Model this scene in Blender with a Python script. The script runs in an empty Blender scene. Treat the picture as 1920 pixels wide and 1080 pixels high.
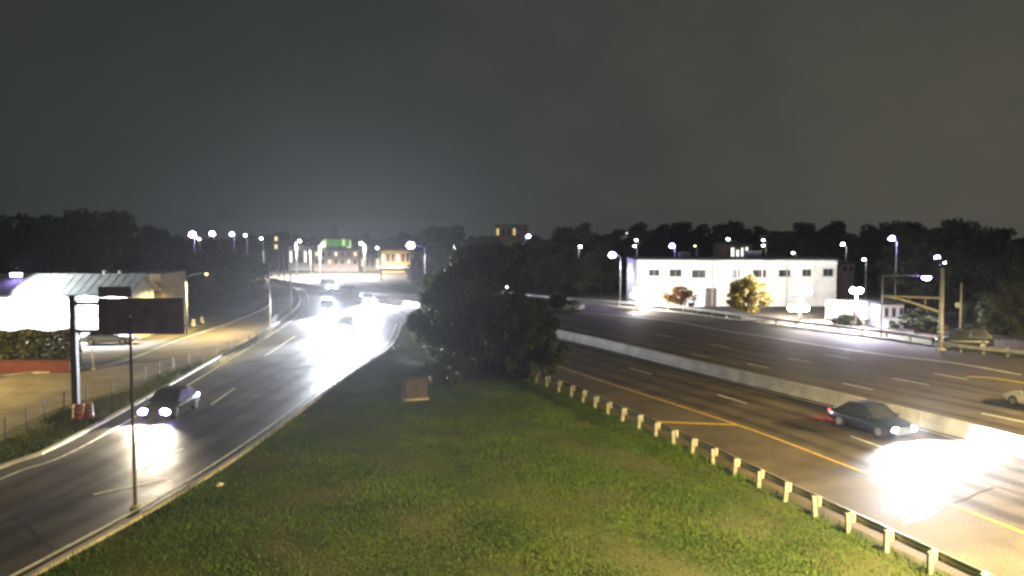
import bpy, math, random
import numpy as np
from mathutils import Vector, Matrix
R = math.radians
random.seed(7); rng = np.random.default_rng(11)
scene = bpy.context.scene
col = scene.collection

# ---------------------------------------------------------------- camera
F_PX, CAM_H, PITCH = 1650.0, 10.5, math.atan(105/1650.0)
cd = bpy.data.cameras.new('camera'); cam = bpy.data.objects.new('camera', cd); col.objects.link(cam)
cd.sensor_width = 36; cd.lens = 36*F_PX/1920; cd.clip_start = 0.3; cd.clip_end = 3000
cam.location = (0, 0, CAM_H); cam.rotation_euler = (math.pi/2-PITCH, 0, 0)
scene.camera = cam

# ---------------------------------------------------------------- night sky: low cloud lit by the town
world = bpy.data.worlds.new('World'); scene.world = world; world.use_nodes = True
nt = world.node_tree; nt.nodes.clear()
wo = nt.nodes.new('ShaderNodeOutputWorld'); wb = nt.nodes.new('ShaderNodeBackground')
tc = nt.nodes.new('ShaderNodeTexCoord'); mp = nt.nodes.new('ShaderNodeMapping'); mp.inputs['Scale'].default_value = (2.2, 2.2, 3)
ns = nt.nodes.new('ShaderNodeTexNoise'); ns.inputs['Scale'].default_value = 1.6; ns.inputs['Detail'].default_value = 4; ns.inputs['Roughness'].default_value = 0.58
cr = nt.nodes.new('ShaderNodeValToRGB')
cr.color_ramp.elements[0].position = 0.12; cr.color_ramp.elements[0].color = (0.018, 0.0205, 0.0195, 1)
cr.color_ramp.elements[1].position = 0.95; cr.color_ramp.elements[1].color = (0.098, 0.090, 0.066, 1)
e = cr.color_ramp.elements.new(0.52); e.color = (0.036, 0.040, 0.038, 1)
nt.links.new(tc.outputs['Generated'], mp.inputs['Vector']); nt.links.new(mp.outputs['Vector'], ns.inputs['Vector'])
sx = nt.nodes.new('ShaderNodeSeparateXYZ'); nt.links.new(tc.outputs['Generated'], sx.inputs['Vector'])
mr = nt.nodes.new('ShaderNodeMapRange'); mr.interpolation_type = 'SMOOTHSTEP'
mr.inputs['From Min'].default_value = -0.65; mr.inputs['From Max'].default_value = 0.65; mr.inputs['To Min'].default_value = -0.16; mr.inputs['To Max'].default_value = 0.24
nt.links.new(sx.outputs['X'], mr.inputs['Value'])
ad = nt.nodes.new('ShaderNodeMath'); ad.operation = 'ADD'; fl = nt.nodes.new('ShaderNodeMath'); fl.operation = 'MULTIPLY_ADD'; fl.inputs[1].default_value = 0.45; fl.inputs[2].default_value = 0.285; nt.links.new(ns.outputs['Fac'], fl.inputs[0]); nt.links.new(fl.outputs[0], ad.inputs[0]); nt.links.new(mr.outputs['Result'], ad.inputs[1])
nt.links.new(ad.outputs[0], cr.inputs['Fac']); nt.links.new(cr.outputs['Color'], wb.inputs['Color'])
wb.inputs['Strength'].default_value = 1.0
nt.links.new(wb.outputs['Background'], wo.inputs['Surface'])

# ---------------------------------------------------------------- exposure and renderer
vs = scene.view_settings
vs.view_transform = 'Standard'; vs.look = 'None'; vs.gamma = 1; vs.use_curve_mapping = False
vs.exposure = 0.0
scene.render.engine = 'CYCLES'
cy = scene.cycles
cy.filter_width = 2.8
cy.sample_clamp_indirect = 3; cy.sample_clamp_direct = 0
cy.max_bounces = 5; cy.diffuse_bounces = 2; cy.glossy_bounces = 2; cy.transmission_bounces = 2; cy.volume_bounces = 0
cy.transparent_max_bounces = 6
cy.caustics_reflective = False; cy.caustics_refractive = False
cy.use_denoising = True; cy.use_adaptive_sampling = False
try: cy.use_light_tree = True
except Exception: pass

# ================================================================ helpers
def ray(px, py):
    d = Vector(((px-960)/F_PX, (540-py)/F_PX, -1))
    return Matrix.Rotation(math.pi/2-PITCH, 3, 'X') @ d
def at(px, py, z=0.0):                     # pixel -> point on the level z
    d = ray(px, py); t = (z-CAM_H)/d.z
    return Vector((d.x*t, d.y*t, z))
def fw(px, py, Y):                         # pixel -> point on the upright plane y = Y
    d = ray(px, py); t = Y/d.y
    return Vector((d.x*t, Y, CAM_H+d.z*t))
def spline(pts, n=8):
    P = [Vector((p[0], p[1], 0)) for p in pts]
    P = [2*P[0]-P[1]] + P + [2*P[-1]-P[-2]]
    out = []
    for i in range(1, len(P)-2):
        a, b, c, d = P[i-1:i+3]
        for k in range(n):
            t = k/n
            out.append(0.5*((2*b)+(c-a)*t+(2*a-5*b+4*c-d)*t*t+(3*b-a-3*c+d)*t**3))
    out.append(P[-2]); return out
def offset(path, d):                       # to the right of the walking direction
    out = []
    for i, p in enumerate(path):
        t = (path[min(i+1, len(path)-1)]-path[max(i-1, 0)]); t.z = 0; t.normalize()
        out.append(p+Vector((t.y, -t.x, 0))*d)
    return out
def resample(path, step):
    out = [path[0].copy()]; need = step
    for a, b in zip(path, path[1:]):
        L = (b-a).length
        while L >= need:
            a = a+(b-a).normalized()*need; out.append(a.copy()); L = (b-a).length; need = step
        need -= L
    return out

class MB:
    def __init__(s): s.v = []; s.f = []; s.m = []
    def add(s, vs, fs, M=None, mi=0):
        o = len(s.v)
        s.v += [tuple((M @ Vector(v)) if M is not None else v) for v in vs]
        s.f += [tuple(i+o for i in f) for f in fs]; s.m += [mi]*len(fs)
        return s
    def box(s, c, d, M=None, mi=0, b=0.0):
        x, y, z = (d[0]/2, d[1]/2, d[2]/2)
        if b <= 0:
            vs = [(c[0]+i*x, c[1]+j*y, c[2]+k*z) for k in (-1, 1) for i, j in ((-1, -1), (1, -1), (1, 1), (-1, 1))]
            return s.add(vs, [(3, 2, 1, 0), (4, 5, 6, 7), (0, 1, 5, 4), (1, 2, 6, 5), (2, 3, 7, 6), (3, 0, 4, 7)], M, mi)
        rings = []
        for zz, r in ((-z, b), (-z+b, 0), (z-b, 0), (z, b)):
            X, Y = x-r, y-r; q = b*0.6
            rings.append([(c[0]+a, c[1]+bb, c[2]+zz) for a, bb in ((-X+q, -Y), (X-q, -Y), (X, -Y+q), (X, Y-q), (X-q, Y), (-X+q, Y), (-X, Y-q), (-X, -Y+q))])
        return s.loft(rings, M, mi)
    def loft(s, rings, M=None, mi=0, cap=True):
        n = len(rings[0]); vs = [p for r in rings for p in r]; fs = []
        for i in range(len(rings)-1):
            for k in range(n):
                fs.append((i*n+k, i*n+(k+1) % n, (i+1)*n+(k+1) % n, (i+1)*n+k))
        if cap: fs.append(tuple(range(n))[::-1]); fs.append(tuple(range((len(rings)-1)*n, len(rings)*n)))
        return s.add(vs, fs, M, mi)
    def tube(s, pts, rad, n=8, mi=0, M=None):
        pts = [Vector(p) for p in pts]; rings = []
        if not isinstance(rad, (list, tuple)): rad = [rad]*len(pts)
        for i, p in enumerate(pts):
            t = (pts[min(i+1, len(pts)-1)]-pts[max(i-1, 0)]).normalized()
            u = t.cross(Vector((0, 0, 1))) if abs(t.z) < 0.95 else t.cross(Vector((1, 0, 0)))
            u.normalize(); w = t.cross(u)
            rings.append([tuple(p+(u*math.cos(2*math.pi*k/n)+w*math.sin(2*math.pi*k/n))*rad[i]) for k in range(n)])
        return s.loft(rings, M, mi)
    def ball(s, c, r, n=10, m=6, M=None, mi=0):
        rings = []
        for i in range(m+1):
            a = -math.pi/2+math.pi*i/m; q = max(math.cos(a), 0.02)
            rings.append([(c[0]+r[0]*q*math.cos(2*math.pi*k/n), c[1]+r[1]*q*math.sin(2*math.pi*k/n), c[2]+r[2]*math.sin(a)) for k in range(n)])
        return s.loft(rings, M, mi)
    def build(s, name, mats, parent=None, smooth=False):
        me = bpy.data.meshes.new(name); me.from_pydata(s.v, [], s.f); me.update()
        if not isinstance(mats, (list, tuple)): mats = [mats]
        for m in mats: me.materials.append(m)
        if len(mats) > 1: me.polygons.foreach_set('material_index', s.m)
        if smooth: me.polygons.foreach_set('use_smooth', [True]*len(me.polygons))
        return link(name, me, parent)
def link(name, me, parent=None):
    o = bpy.data.objects.new(name, me); col.objects.link(o)
    if parent is not None: o.parent = parent
    return o
def tag(o, label=None, cat=None, group=None, kind=None):
    if label: o['label'] = label
    if cat: o['category'] = cat
    if group: o['group'] = group
    if kind: o['kind'] = kind
    return o
def thing(name, label, cat, loc=(0, 0, 0), rz=0, group=None):
    o = bpy.data.objects.new(name, None); col.objects.link(o)
    o.location = loc; o.rotation_euler = (0, 0, rz); o.empty_display_size = 0.3
    return tag(o, label, cat, group)
def copy_tree(o, parent=None):
    c = o.copy(); col.objects.link(c); c.parent = parent
    for ch in list(o.children): copy_tree(ch, c)
    return c

# ---------------------------------------------------------------- materials
MATS = {}
def mat(name, c, rough=0.7, var=0.25, scale=3.0, bump=0.0, metal=0.0, c2=None, coord='Object', spec=None, rvar=0.0, detail=6, fine=0.0):
    if name in MATS: return MATS[name]
    m = bpy.data.materials.new(name); m.use_nodes = True; t = m.node_tree; bs = t.nodes['Principled BSDF']
    bs.inputs['Roughness'].default_value = rough; bs.inputs['Metallic'].default_value = metal
    if spec is not None: bs.inputs['Specular IOR Level'].default_value = spec
    tcn = t.nodes.new('ShaderNodeTexCoord'); n = t.nodes.new('ShaderNodeTexNoise')
    n.inputs['Scale'].default_value = scale; n.inputs['Detail'].default_value = detail; n.inputs['Roughness'].default_value = 0.62
    t.links.new(tcn.outputs[coord], n.inputs['Vector'])
    r = t.nodes.new('ShaderNodeValToRGB')
    a = tuple(x*(1-var) for x in c); b = c2 if c2 else tuple(min(1, x*(1+var)) for x in c)
    r.color_ramp.elements[0].position = 0.32; r.color_ramp.elements[0].color = (*a, 1)
    r.color_ramp.elements[1].position = 0.68; r.color_ramp.elements[1].color = (*b, 1)
    t.links.new(n.outputs['Fac'], r.inputs['Fac']); out = r.outputs['Color']
    if fine > 0:
        n2 = t.nodes.new('ShaderNodeTexNoise'); n2.inputs['Scale'].default_value = scale*40; n2.inputs['Detail'].default_value = 3
        t.links.new(tcn.outputs[coord], n2.inputs['Vector'])
        mr = t.nodes.new('ShaderNodeMapRange'); mr.inputs['From Min'].default_value = 0.3; mr.inputs['From Max'].default_value = 0.7
        mr.inputs['To Min'].default_value = 1-fine; mr.inputs['To Max'].default_value = 1+fine
        t.links.new(n2.outputs['Fac'], mr.inputs['Value'])
        mx = t.nodes.new('ShaderNodeMix'); mx.data_type = 'RGBA'; mx.blend_type = 'MULTIPLY'; mx.inputs['Factor'].default_value = 1
        t.links.new(out, mx.inputs[6]); t.links.new(mr.outputs['Result'], mx.inputs[7]); out = mx.outputs[2]
    t.links.new(out, bs.inputs['Base Color'])
    if rvar > 0:
        mr2 = t.nodes.new('ShaderNodeMapRange'); mr2.inputs['From Min'].default_value = 0.3; mr2.inputs['From Max'].default_value = 0.7
        mr2.inputs['To Min'].default_value = rough-rvar; mr2.inputs['To Max'].default_value = rough+rvar
        t.links.new(n.outputs['Fac'], mr2.inputs['Value']); t.links.new(mr2.outputs['Result'], bs.inputs['Roughness'])
    if bump > 0:
        bp = t.nodes.new('ShaderNodeBump'); bp.inputs['Strength'].default_value = bump; bp.inputs['Distance'].default_value = 0.03
        t.links.new(n.outputs['Fac'], bp.inputs['Height']); t.links.new(bp.outputs['Normal'], bs.inputs['Normal'])
    MATS[name] = m; return m
def glow(name, c, s):
    if name in MATS: return MATS[name]
    m = bpy.data.materials.new(name); m.use_nodes = True; t = m.node_tree; t.nodes.clear()
    o = t.nodes.new('ShaderNodeOutputMaterial'); em = t.nodes.new('ShaderNodeEmission')
    em.inputs['Color'].default_value = (*c, 1); em.inputs['Strength'].default_value = s
    t.links.new(em.outputs['Emission'], o.inputs['Surface']); MATS[name] = m; return m
def leafmat(name, c, c2):
    if name in MATS: return MATS[name]
    m = mat(name, c, rough=0.6, var=0.35, scale=0.55, c2=c2, coord='Object', fine=0.35)
    t = m.node_tree; bs = t.nodes['Principled BSDF']; o = t.nodes['Material Output']
    tr = t.nodes.new('ShaderNodeBsdfTranslucent'); mx = t.nodes.new('ShaderNodeMixShader'); mx.inputs['Fac'].default_value = 0.3
    src = bs.inputs['Base Color'].links[0].from_socket
    t.links.new(src, tr.inputs['Color']); t.links.new(bs.outputs['BSDF'], mx.inputs[1]); t.links.new(tr.outputs['BSDF'], mx.inputs[2])
    t.links.new(mx.outputs['Shader'], o.inputs['Surface']); return m

M_RAMP = mat('asphalt_ramp', (0.058, 0.054, 0.050), rough=0.52, var=0.4, scale=0.35, fine=0.45, rvar=0.10, bump=0.15)
M_ASPH = mat('asphalt', (0.090, 0.072, 0.055), rough=0.78, spec=0.3, var=0.42, scale=0.35, fine=0.45, rvar=0.10, bump=0.15)
M_ASPH2 = mat('asphalt_old', (0.105, 0.084, 0.066), rough=0.78, spec=0.3, var=0.3, scale=0.45, fine=0.4, rvar=0.08, bump=0.15)
M_FRONT = mat('asphalt_pale', (0.150, 0.128, 0.100), rough=0.85, spec=0.2, var=0.3, scale=0.4, fine=0.4, bump=0.15)
M_WHITE = mat('road_paint_white', (0.74, 0.73, 0.68), rough=0.6, var=0.35, scale=2.5, fine=0.35)
M_YELL = mat('road_paint_yellow', (0.62, 0.40, 0.05), rough=0.6, var=0.3, scale=2.5, fine=0.35)
M_CONC = mat('concrete', (0.42, 0.395, 0.34), rough=0.85, var=0.3, scale=0.8, fine=0.25, bump=0.2)
M_GROUND = mat('ground_soil', (0.040, 0.066, 0.014), rough=0.95, var=0.45, scale=0.22, c2=(0.075, 0.072, 0.028), fine=0.4)
M_SOIL = mat('bare_soil', (0.045, 0.042, 0.030), rough=0.95, spec=0.1, var=0.4, scale=0.9, c2=(0.085, 0.075, 0.055), fine=0.4, bump=0.4)
M_GRASS = mat('grass_blade', (0.032, 0.098, 0.008), rough=0.75, var=0.35, scale=0.28, c2=(0.078, 0.130, 0.012), fine=0.35)
M_GALV = mat('galvanised_steel', (0.46, 0.46, 0.44), rough=0.5, var=0.25, scale=3, metal=0.35)
M_POST = mat('weathered_post', (0.42, 0.40, 0.34), rough=0.8, var=0.3, scale=4, fine=0.2)
M_DARKM = mat('dark_steel', (0.060, 0.045, 0.038), rough=0.6, var=0.3, scale=2)
M_POLE = mat('pale_pole_steel', (0.50, 0.49, 0.45), rough=0.55, var=0.2, scale=2, metal=0.2)
M_SIGNB = mat('sign_back', (0.12, 0.075, 0.06), rough=0.7, var=0.35, scale=1.2, fine=0.2)
M_BARK = mat('bark', (0.055, 0.045, 0.034), rough=0.95, var=0.4, scale=4, bump=0.5)
M_WALLW = mat('white_painted_wall', (0.74, 0.73, 0.68), rough=0.85, var=0.10, scale=0.6, fine=0.08)
M_ROOF = mat('pale_metal_roof', (0.40, 0.42, 0.38), rough=0.7, var=0.2, scale=0.8)
M_ROOFD = mat('dark_roof', (0.06, 0.06, 0.06), rough=0.9, var=0.3, scale=1)
M_GLASSD = mat('dark_glass', (0.03, 0.033, 0.035), rough=0.12, var=0.3, scale=1, spec=0.6)
M_FRAME = mat('window_frame', (0.30, 0.29, 0.26), rough=0.6, var=0.15)
M_RED = mat('red_paint', (0.10, 0.016, 0.015), rough=0.7, var=0.25, scale=1.5, fine=0.15)
M_TAN = mat('tan_wall', (0.36, 0.27, 0.14), rough=0.9, var=0.2, scale=0.8, fine=0.15)
M_BRICK = mat('pinkish_brick', (0.40, 0.27, 0.22), rough=0.9, var=0.3, scale=1.5, fine=0.3)
M_ORNG = mat('orange_plastic', (0.30, 0.07, 0.015), rough=0.5, var=0.15)
M_RUB = mat('tyre_rubber', (0.02, 0.02, 0.02), rough=0.85, var=0.2)
M_RIM = mat('alloy_rim', (0.45, 0.45, 0.45), rough=0.35, var=0.1, metal=0.8)
M_TRIM = mat('black_trim', (0.025, 0.025, 0.025), rough=0.5, var=0.2)
M_CAB = mat('cabinet_metal', (0.095, 0.07, 0.058), rough=0.6, var=0.2, scale=1.5)
M_GREENB = mat('green_fascia', (0.10, 0.45, 0.05), rough=0.6, var=0.15)
M_LITTER = mat('white_litter', (0.75, 0.75, 0.70), rough=0.8, var=0.2)
def paint(n, c): 
    m = mat('car_paint_'+n, c, rough=0.28, var=0.06, scale=2, spec=0.5)
    m.node_tree.nodes['Principled BSDF'].inputs['Coat Weight'].default_value = 0.5
    return m
VIO = (0.42, 0.30, 1.0); PVIO = (0.80, 0.76, 1.0); COOL = (0.86, 0.90, 1.0); WARM = (1.0, 0.76, 0.30); WHT = (1.0, 0.96, 0.90)

def spot(name, parent, loc, aim, power, c, size=60, blend=0.7, r=0.08):
    l = bpy.data.lights.new(name, 'SPOT'); l.energy = power; l.color = c; l.spot_size = R(size); l.spot_blend = blend; l.shadow_soft_size = r
    o = bpy.data.objects.new(name, l); col.objects.link(o); o.parent = parent; o.location = loc
    o.rotation_euler = Vector(aim).to_track_quat('-Z', 'Y').to_euler(); return o
def point(name, parent, loc, power, c, r=0.15):
    l = bpy.data.lights.new(name, 'POINT'); l.energy = power; l.color = c; l.shadow_soft_size = r
    o = bpy.data.objects.new(name, l); col.objects.link(o); o.parent = parent; o.location = loc; return o

# ================================================================ the ground and the roads
def sheet(name, pts, z, m, label=None):
    import mathutils.geometry as mg
    b = MB(); P = [Vector((p[0], p[1], z)) for p in pts]
    tris = mg.tessellate_polygon([P])
    for t in tris:
        a, bb, c = (P[i] for i in t)
        n = (bb-a).cross(c-a)
        b.f.append(tuple(t) if n.z > 0 else tuple(t)[::-1]); b.m.append(0)
    b.v = [tuple(p) for p in P]
    o = b.build(name, m); o['kind'] = 'structure'; return o
def strip(path, w, z, name, m, parent):
    A, B = offset(path, -w/2), offset(path, w/2); b = MB()
    vs = [(p.x, p.y, z) for p in A]+[(p.x, p.y, z) for p in B]; n = len(A)
    b.add(vs, [(i, n+i, n+i+1, i+1) for i in range(n-1)])
    return b.build(name, m, parent)

g = MB(); G = 700; N = 14
for i in range(N+1):
    for j in range(N+1): g.v.append((-G+2*G*i/N, -60+(2*G-60)*j/N, 0))
for i in range(N):
    for j in range(N): g.f.append((i*(N+1)+j, (i+1)*(N+1)+j, (i+1)*(N+1)+j+1, i*(N+1)+j+1)); g.m.append(0)
tag(g.build('ground', M_GROUND), kind='structure')

rail_path = spline([(17.6, 12), (15.2, 20), (12.62, 27.2), (8.95, 39.7), (7.3, 45), (5.6, 49.9), (3.9, 55.2), (2.4, 59), (0.9, 62.8), (-2.5, 70), (-5.5, 76)])
bar_path = spline([(30.5, 14), (28.6, 26), (26.0, 36), (22.8, 45.6), (19.0, 54.5), (14.8, 64), (8.6, 78.7), (4.3, 88), (-5, 107), (-17, 128), (-31, 152), (-50, 184)])
ramp_r = spline([(-17.2, 15), at(62, 1060)[:2], at(320, 920)[:2], at(480, 818)[:2], at(640, 703)[:2], at(720, 650)[:2], (-13.2, 100)])
ramp_l = spline([(-23.4, 15), (-22.7, 28), at(0, 890)[:2], at(160, 825)[:2], at(425, 671)[:2], at(547, 595)[:2], (-33, 140), (-44, 175), (-60, 215)])
far_edge = spline([(66, 22), (56, 46), (48.5, 62), at(1920, 672)[:2], at(1785, 658)[:2], at(1665, 638)[:2], at(1440, 610)[:2], at(1240, 583)[:2], at(1040, 567)[:2], (-8, 150), (-26, 175), (-46, 205)])
near_edge = offset(rail_path, 0.55)
edge1 = spline([(21.2, 18), at(1920, 1000)[:2], at(1620, 886)[:2], at(1380, 796)[:2], at(1120, 712)[:2], (0.5, 76), (-7, 94), (-16, 116)])

highway = sheet('highway_road', [p for p in near_edge]+[Vector((-12.6, 99, 0)), Vector((-30, 150, 0)), Vector((-49, 183, 0))]+list(reversed(bar_path)), 0.008, M_ASPH)
opp = sheet('opposite_road', list(bar_path)+list(reversed(far_edge)), 0.004, M_ASPH2)
ramp = sheet('ramp_road', [p for p in offset(ramp_r, 0.35)]+[Vector((-30, 150, 0)), Vector((-49, 183, 0)), Vector((-60, 216, 0))]+list(reversed(offset(ramp_l, -0.5))), 0.012, M_RAMP)
cross = sheet('cross_street', [(-150, 178), (-60, 182), (10, 172), (60, 182), (60, 232), (-150, 226)], 0.016, M_ASPH2)
fr_near = spline([(-24.8, 20), (-25.2, 34), at(0, 826)[:2], at(120, 768)[:2], at(225, 736)[:2], at(312, 701)[:2], at(475, 646)[:2], at(516, 606)[:2], (-33, 135), (-44, 172)])
fr_far = spline([(-44, 20), (-41, 44), at(0, 708)[:2], at(190, 690)[:2], at(350, 634)[:2], at(440, 603)[:2], at(505, 572)[:2], (-42, 150), (-52, 176)])
front = sheet('frontage_road', list(offset(fr_near, -0.6))+list(reversed(fr_far)), 0.006, M_FRONT)
lot = sheet('parking_lot', [(-75, 66), (-37, 66.5), (-33.2, 72), (-33.4, 90), (-36, 108), (-75, 108)], 0.003, M_FRONT)
lot2 = sheet('business_lot', [(12, 122), (22, 112), (34, 96), (41, 86), (52, 90), (52, 118), (30, 127), (14, 128)], 0.005, M_ASPH2)
side = sheet('side_street', [(41, 79.6), (45, 74), (70, 92), (90, 120), (70, 125), (52, 96)], 0.0065, M_ASPH2)
soil = sheet('bare_soil', [at(*p)[:2] for p in ((505, 815), (600, 745), (715, 662), (800, 640), (838, 668), (790, 700), (742, 716), (670, 745), (590, 778))], 0.015, M_SOIL)

# markings: each line or dash belongs to its road
strip(ramp_r, 0.17, 0.018, 'edge_line', M_WHITE, ramp)
strip(offset(ramp_l, 0.5), 0.15, 0.018, 'edge_line', M_WHITE, ramp)
strip(edge1, 0.17, 0.014, 'edge_line', M_YELL, highway)
strip(offset(bar_path, 0.9) if False else offset(bar_path, -0.75), 0.14, 0.014, 'edge_line', M_WHITE, highway)
d_line = spline([at(1915, 703)[:2], at(1790, 681)[:2], at(1665, 666)[:2], at(1540, 648)[:2], at(1440, 632)[:2], at(1370, 622)[:2], at(1240, 600)[:2], at(1060, 583)[:2]])
strip(d_line, 0.32, 0.010, 'edge_line', M_WHITE, opp)
def dash(a, b, w, z, name, m, parent):
    A, B = at(*a), at(*b); return strip([A, B], w, z, name, m, parent)
for a, b, w in (((257, 886), (343, 841), .16), ((496, 668), (553, 631), .16), ((175, 928), (322, 897), .18), ((395, 760), (440, 728), .14)):
    dash(a, b, w, 0.018, 'lane_dash', M_WHITE, ramp)
for a, b in (((1595, 818), (1665, 843)), ((1345, 740), (1400, 757)), ((1180, 690), (1222, 702))):
    dash(a, b, .15, 0.014, 'lane_dash', M_WHITE, highway)
dash((1224, 791), (1382, 797), .34, 0.0145, 'gore_line', M_YELL, highway)
for a, b in (((1400, 682), (1441, 690)), ((1581, 719), (1637, 731)), ((1840, 775), (1922, 792)), ((1475, 672), (1522, 680)), ((1672, 709), (1742, 722)),
             ((1545, 665), (1592, 672)), ((1750, 700), (1815, 712)), ((1332, 645), (1367, 652)), ((1296, 664), (1330, 670)), ((1230, 626), (1262, 632))):
    dash(a, b, .17, 0.010, 'lane_dash', M_WHITE, opp)
strip(spline([at(1812, 706)[:2], at(1860, 709)[:2], at(1925, 719)[:2]]), .40, 0.0105, 'gore_line', M_YELL, opp)

# tyre-worn tracks, tar seams and dark patches
def wearmat():
    m = mat('tyre_wear', (0.030, 0.028, 0.026), rough=.6, var=.3, scale=.5); t = m.node_tree; bs = t.nodes['Principled BSDF']; o = t.nodes['Material Output']
    at_ = t.nodes.new('ShaderNodeAttribute'); at_.attribute_name = 'wear'; tr = t.nodes.new('ShaderNodeBsdfTransparent'); mx = t.nodes.new('ShaderNodeMixShader')
    n = t.nodes.new('ShaderNodeTexNoise'); n.inputs['Scale'].default_value = .6; n.inputs['Detail'].default_value = 5
    tcn = t.nodes.new('ShaderNodeTexCoord'); t.links.new(tcn.outputs['Object'], n.inputs['Vector'])
    mu = t.nodes.new('ShaderNodeMath'); mu.operation = 'MULTIPLY'; t.links.new(at_.outputs['Fac'], mu.inputs[0]); t.links.new(n.outputs['Fac'], mu.inputs[1])
    t.links.new(mu.outputs[0], mx.inputs['Fac']); t.links.new(tr.outputs['BSDF'], mx.inputs[1]); t.links.new(bs.outputs['BSDF'], mx.inputs[2]); t.links.new(mx.outputs['Shader'], o.inputs['Surface'])
    return m
M_WEAR = wearmat()
def track(path, w, z, parent, a=.6):
    cols = [(-.5, 0), (-.2, a), (.2, a), (.5, 0)]; P = [offset(path, w*u) for u, _ in cols]; n = len(path); b = MB()
    b.add([(p.x, p.y, z) for c in P for p in c], [(k*n+i, (k+1)*n+i, (k+1)*n+i+1, k*n+i+1) for k in range(3) for i in range(n-1)])
    o = b.build('wheel_track', M_WEAR, parent); at_ = o.data.attributes.new('wear', 'FLOAT', 'POINT')
    at_.data.foreach_set('value', [a_ for _, a_ in cols for _ in range(n)]); return o
for d in (1.0, 2.8, 4.9, 6.7): track(offset(edge1, d), 1.0, 0.0118, highway)
for d in (2.3, 4.2, 6.9, 8.8, 11.6, 13.4): track(offset(bar_path, d), 1.1, 0.0078, opp)
for d in (1.3, 3.0, 5.1, 6.8): track(offset(ramp_r, -d), 1.0, 0.0158, ramp)
M_TAR = mat('tar_seam', (0.018, 0.017, 0.016), rough=.45, var=.3)
def wob(path, a): return [p+Vector((random.uniform(-a, a), random.uniform(-a, a), 0)) for p in resample(path, 1.2)]
for d in (3.95,): strip(wob(offset(ramp_r, -d), .05), .07, 0.0170, 'tar_seam', M_TAR, ramp)
for d in (3.7, 7.6): strip(wob(offset(edge1, d), .05), .07, 0.0130, 'tar_seam', M_TAR, highway)
for a_, b_ in (((1010, 690), (1250, 655)), ((1260, 745), (1420, 705)), ((1460, 830), (1600, 757)), ((1700, 985), (1880, 905))):
    strip(wob([at(*a_), at(*b_)], .12), .06, 0.0134, 'tar_seam', M_TAR, highway)
for a_, b_ in (((1500, 690), (1600, 655)), ((1360, 670), (1450, 633)), ((1700, 740), (1790, 684))):
    strip(wob([at(*a_), at(*b_)], .12), .06, 0.0094, 'tar_seam', M_TAR, opp)
for a_, b_ in (((100, 1030), (20, 960)), ((330, 905), (180, 860)), ((560, 752), (400, 742)), ((640, 697), (470, 684))):
    strip(wob([at(*a_), at(*b_)], .12), .06, 0.0172, 'tar_seam', M_TAR, ramp)
strip([at(530, 690), at(608, 686)], 1.5, 0.0165, 'dark_patch', mat('dark_patch', (.024, .023, .022), rough=.8, spec=.2), ramp)  # strip darker than the ramp around it
strip([at(1480, 745), at(1560, 772)], 1.6, 0.0125, 'dark_patch', MATS['dark_patch'], highway)

# concrete kerbs
def kerb(path, w, h, name='kerb'):
    A, B = offset(path, -w/2), offset(path, w/2); b = MB(); rings = []
    for p, q in zip(A, B):
        rings.append([(p.x, p.y, 0), (p.x, p.y, h), (q.x, q.y, h), (q.x, q.y, 0)])
    return tag(b.loft(rings).build(name, M_CONC), kind='structure')
kerb(resample(offset(ramp_r, 0.62), 1.5), 0.22, 0.12)
kerb(resample(offset(ramp_l, -0.75), 2), 0.25, 0.13)
kerb(resample(fr_far, 2), 0.2, 0.12)
kerb(resample(offset(far_edge, 0.4), 2), 0.3, 0.15)

# ================================================================ grass, blade by blade
def inpoly(x, y, poly):
    ins = np.zeros(x.shape, bool); n = len(poly); j = n-1
    for i in range(n):
        xi, yi, xj, yj = poly[i][0], poly[i][1], poly[j][0], poly[j][1]
        c = ((yi > y) != (yj > y)) & (x < (xj-xi)*(y-yi)/(yj-yi+1e-12)+xi); ins ^= c; j = i
    return ins
def grass(name, poly, dens, label, holes=(), h0=0.04, h1=0.10):
    xs = [p[0] for p in poly]; ys = [p[1] for p in poly]
    n = int((max(xs)-min(xs))*(max(ys)-min(ys))*dens)
    x = rng.uniform(min(xs), max(xs), n); y = rng.uniform(min(ys), max(ys), n)
    k = inpoly(x, y, poly)
    for h in holes: k &= ~(inpoly(x, y, h) & (rng.uniform(0, 1, n) < .5))
    # tufts: thin the blades out in bare spots
    wv = np.sin(x*1.1+2.1*np.sin(y*.45))+np.sin(y*.9-1.7*np.sin(x*.6)); k &= rng.uniform(0, 1, n) < np.clip(0.72+0.3*wv, 0.16, 1)
    x, y = x[k], y[k]; n = len(x)
    a = rng.uniform(0, 2*np.pi, n); hh = rng.uniform(h0, h1, n)*(1+0.35*np.sin(x*.7+y*.5)); w = rng.uniform(.012, .026, n); l = rng.uniform(.02, .10, n); b = rng.uniform(0, 2*np.pi, n)
    V = np.zeros((n, 3, 3), np.float32)
    V[:, 0, 0] = x-np.cos(a)*w; V[:, 0, 1] = y-np.sin(a)*w; V[:, 1, 0] = x+np.cos(a)*w; V[:, 1, 1] = y+np.sin(a)*w
    V[:, 2, 0] = x+np.cos(b)*l; V[:, 2, 1] = y+np.sin(b)*l; V[:, 2, 2] = hh
    o = link(name, rawmesh(name, V.reshape(-1, 3), 3, M_GRASS)); return tag(o, label, 'grass', kind='stuff')
def rawmesh(name, V, per, m):
    me = bpy.data.meshes.new(name); nv = len(V); nf = nv//per
    me.vertices.add(nv); me.vertices.foreach_set('co', np.ascontiguousarray(V, np.float32).ravel())
    me.loops.add(nv); me.loops.foreach_set('vertex_index', np.arange(nv, dtype=np.int32))
    me.polygons.add(nf); me.polygons.foreach_set('loop_start', np.arange(0, nv, per, dtype=np.int32))
    me.update(calc_edges=True); me.validate(); me.materials.append(m); return me
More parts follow.
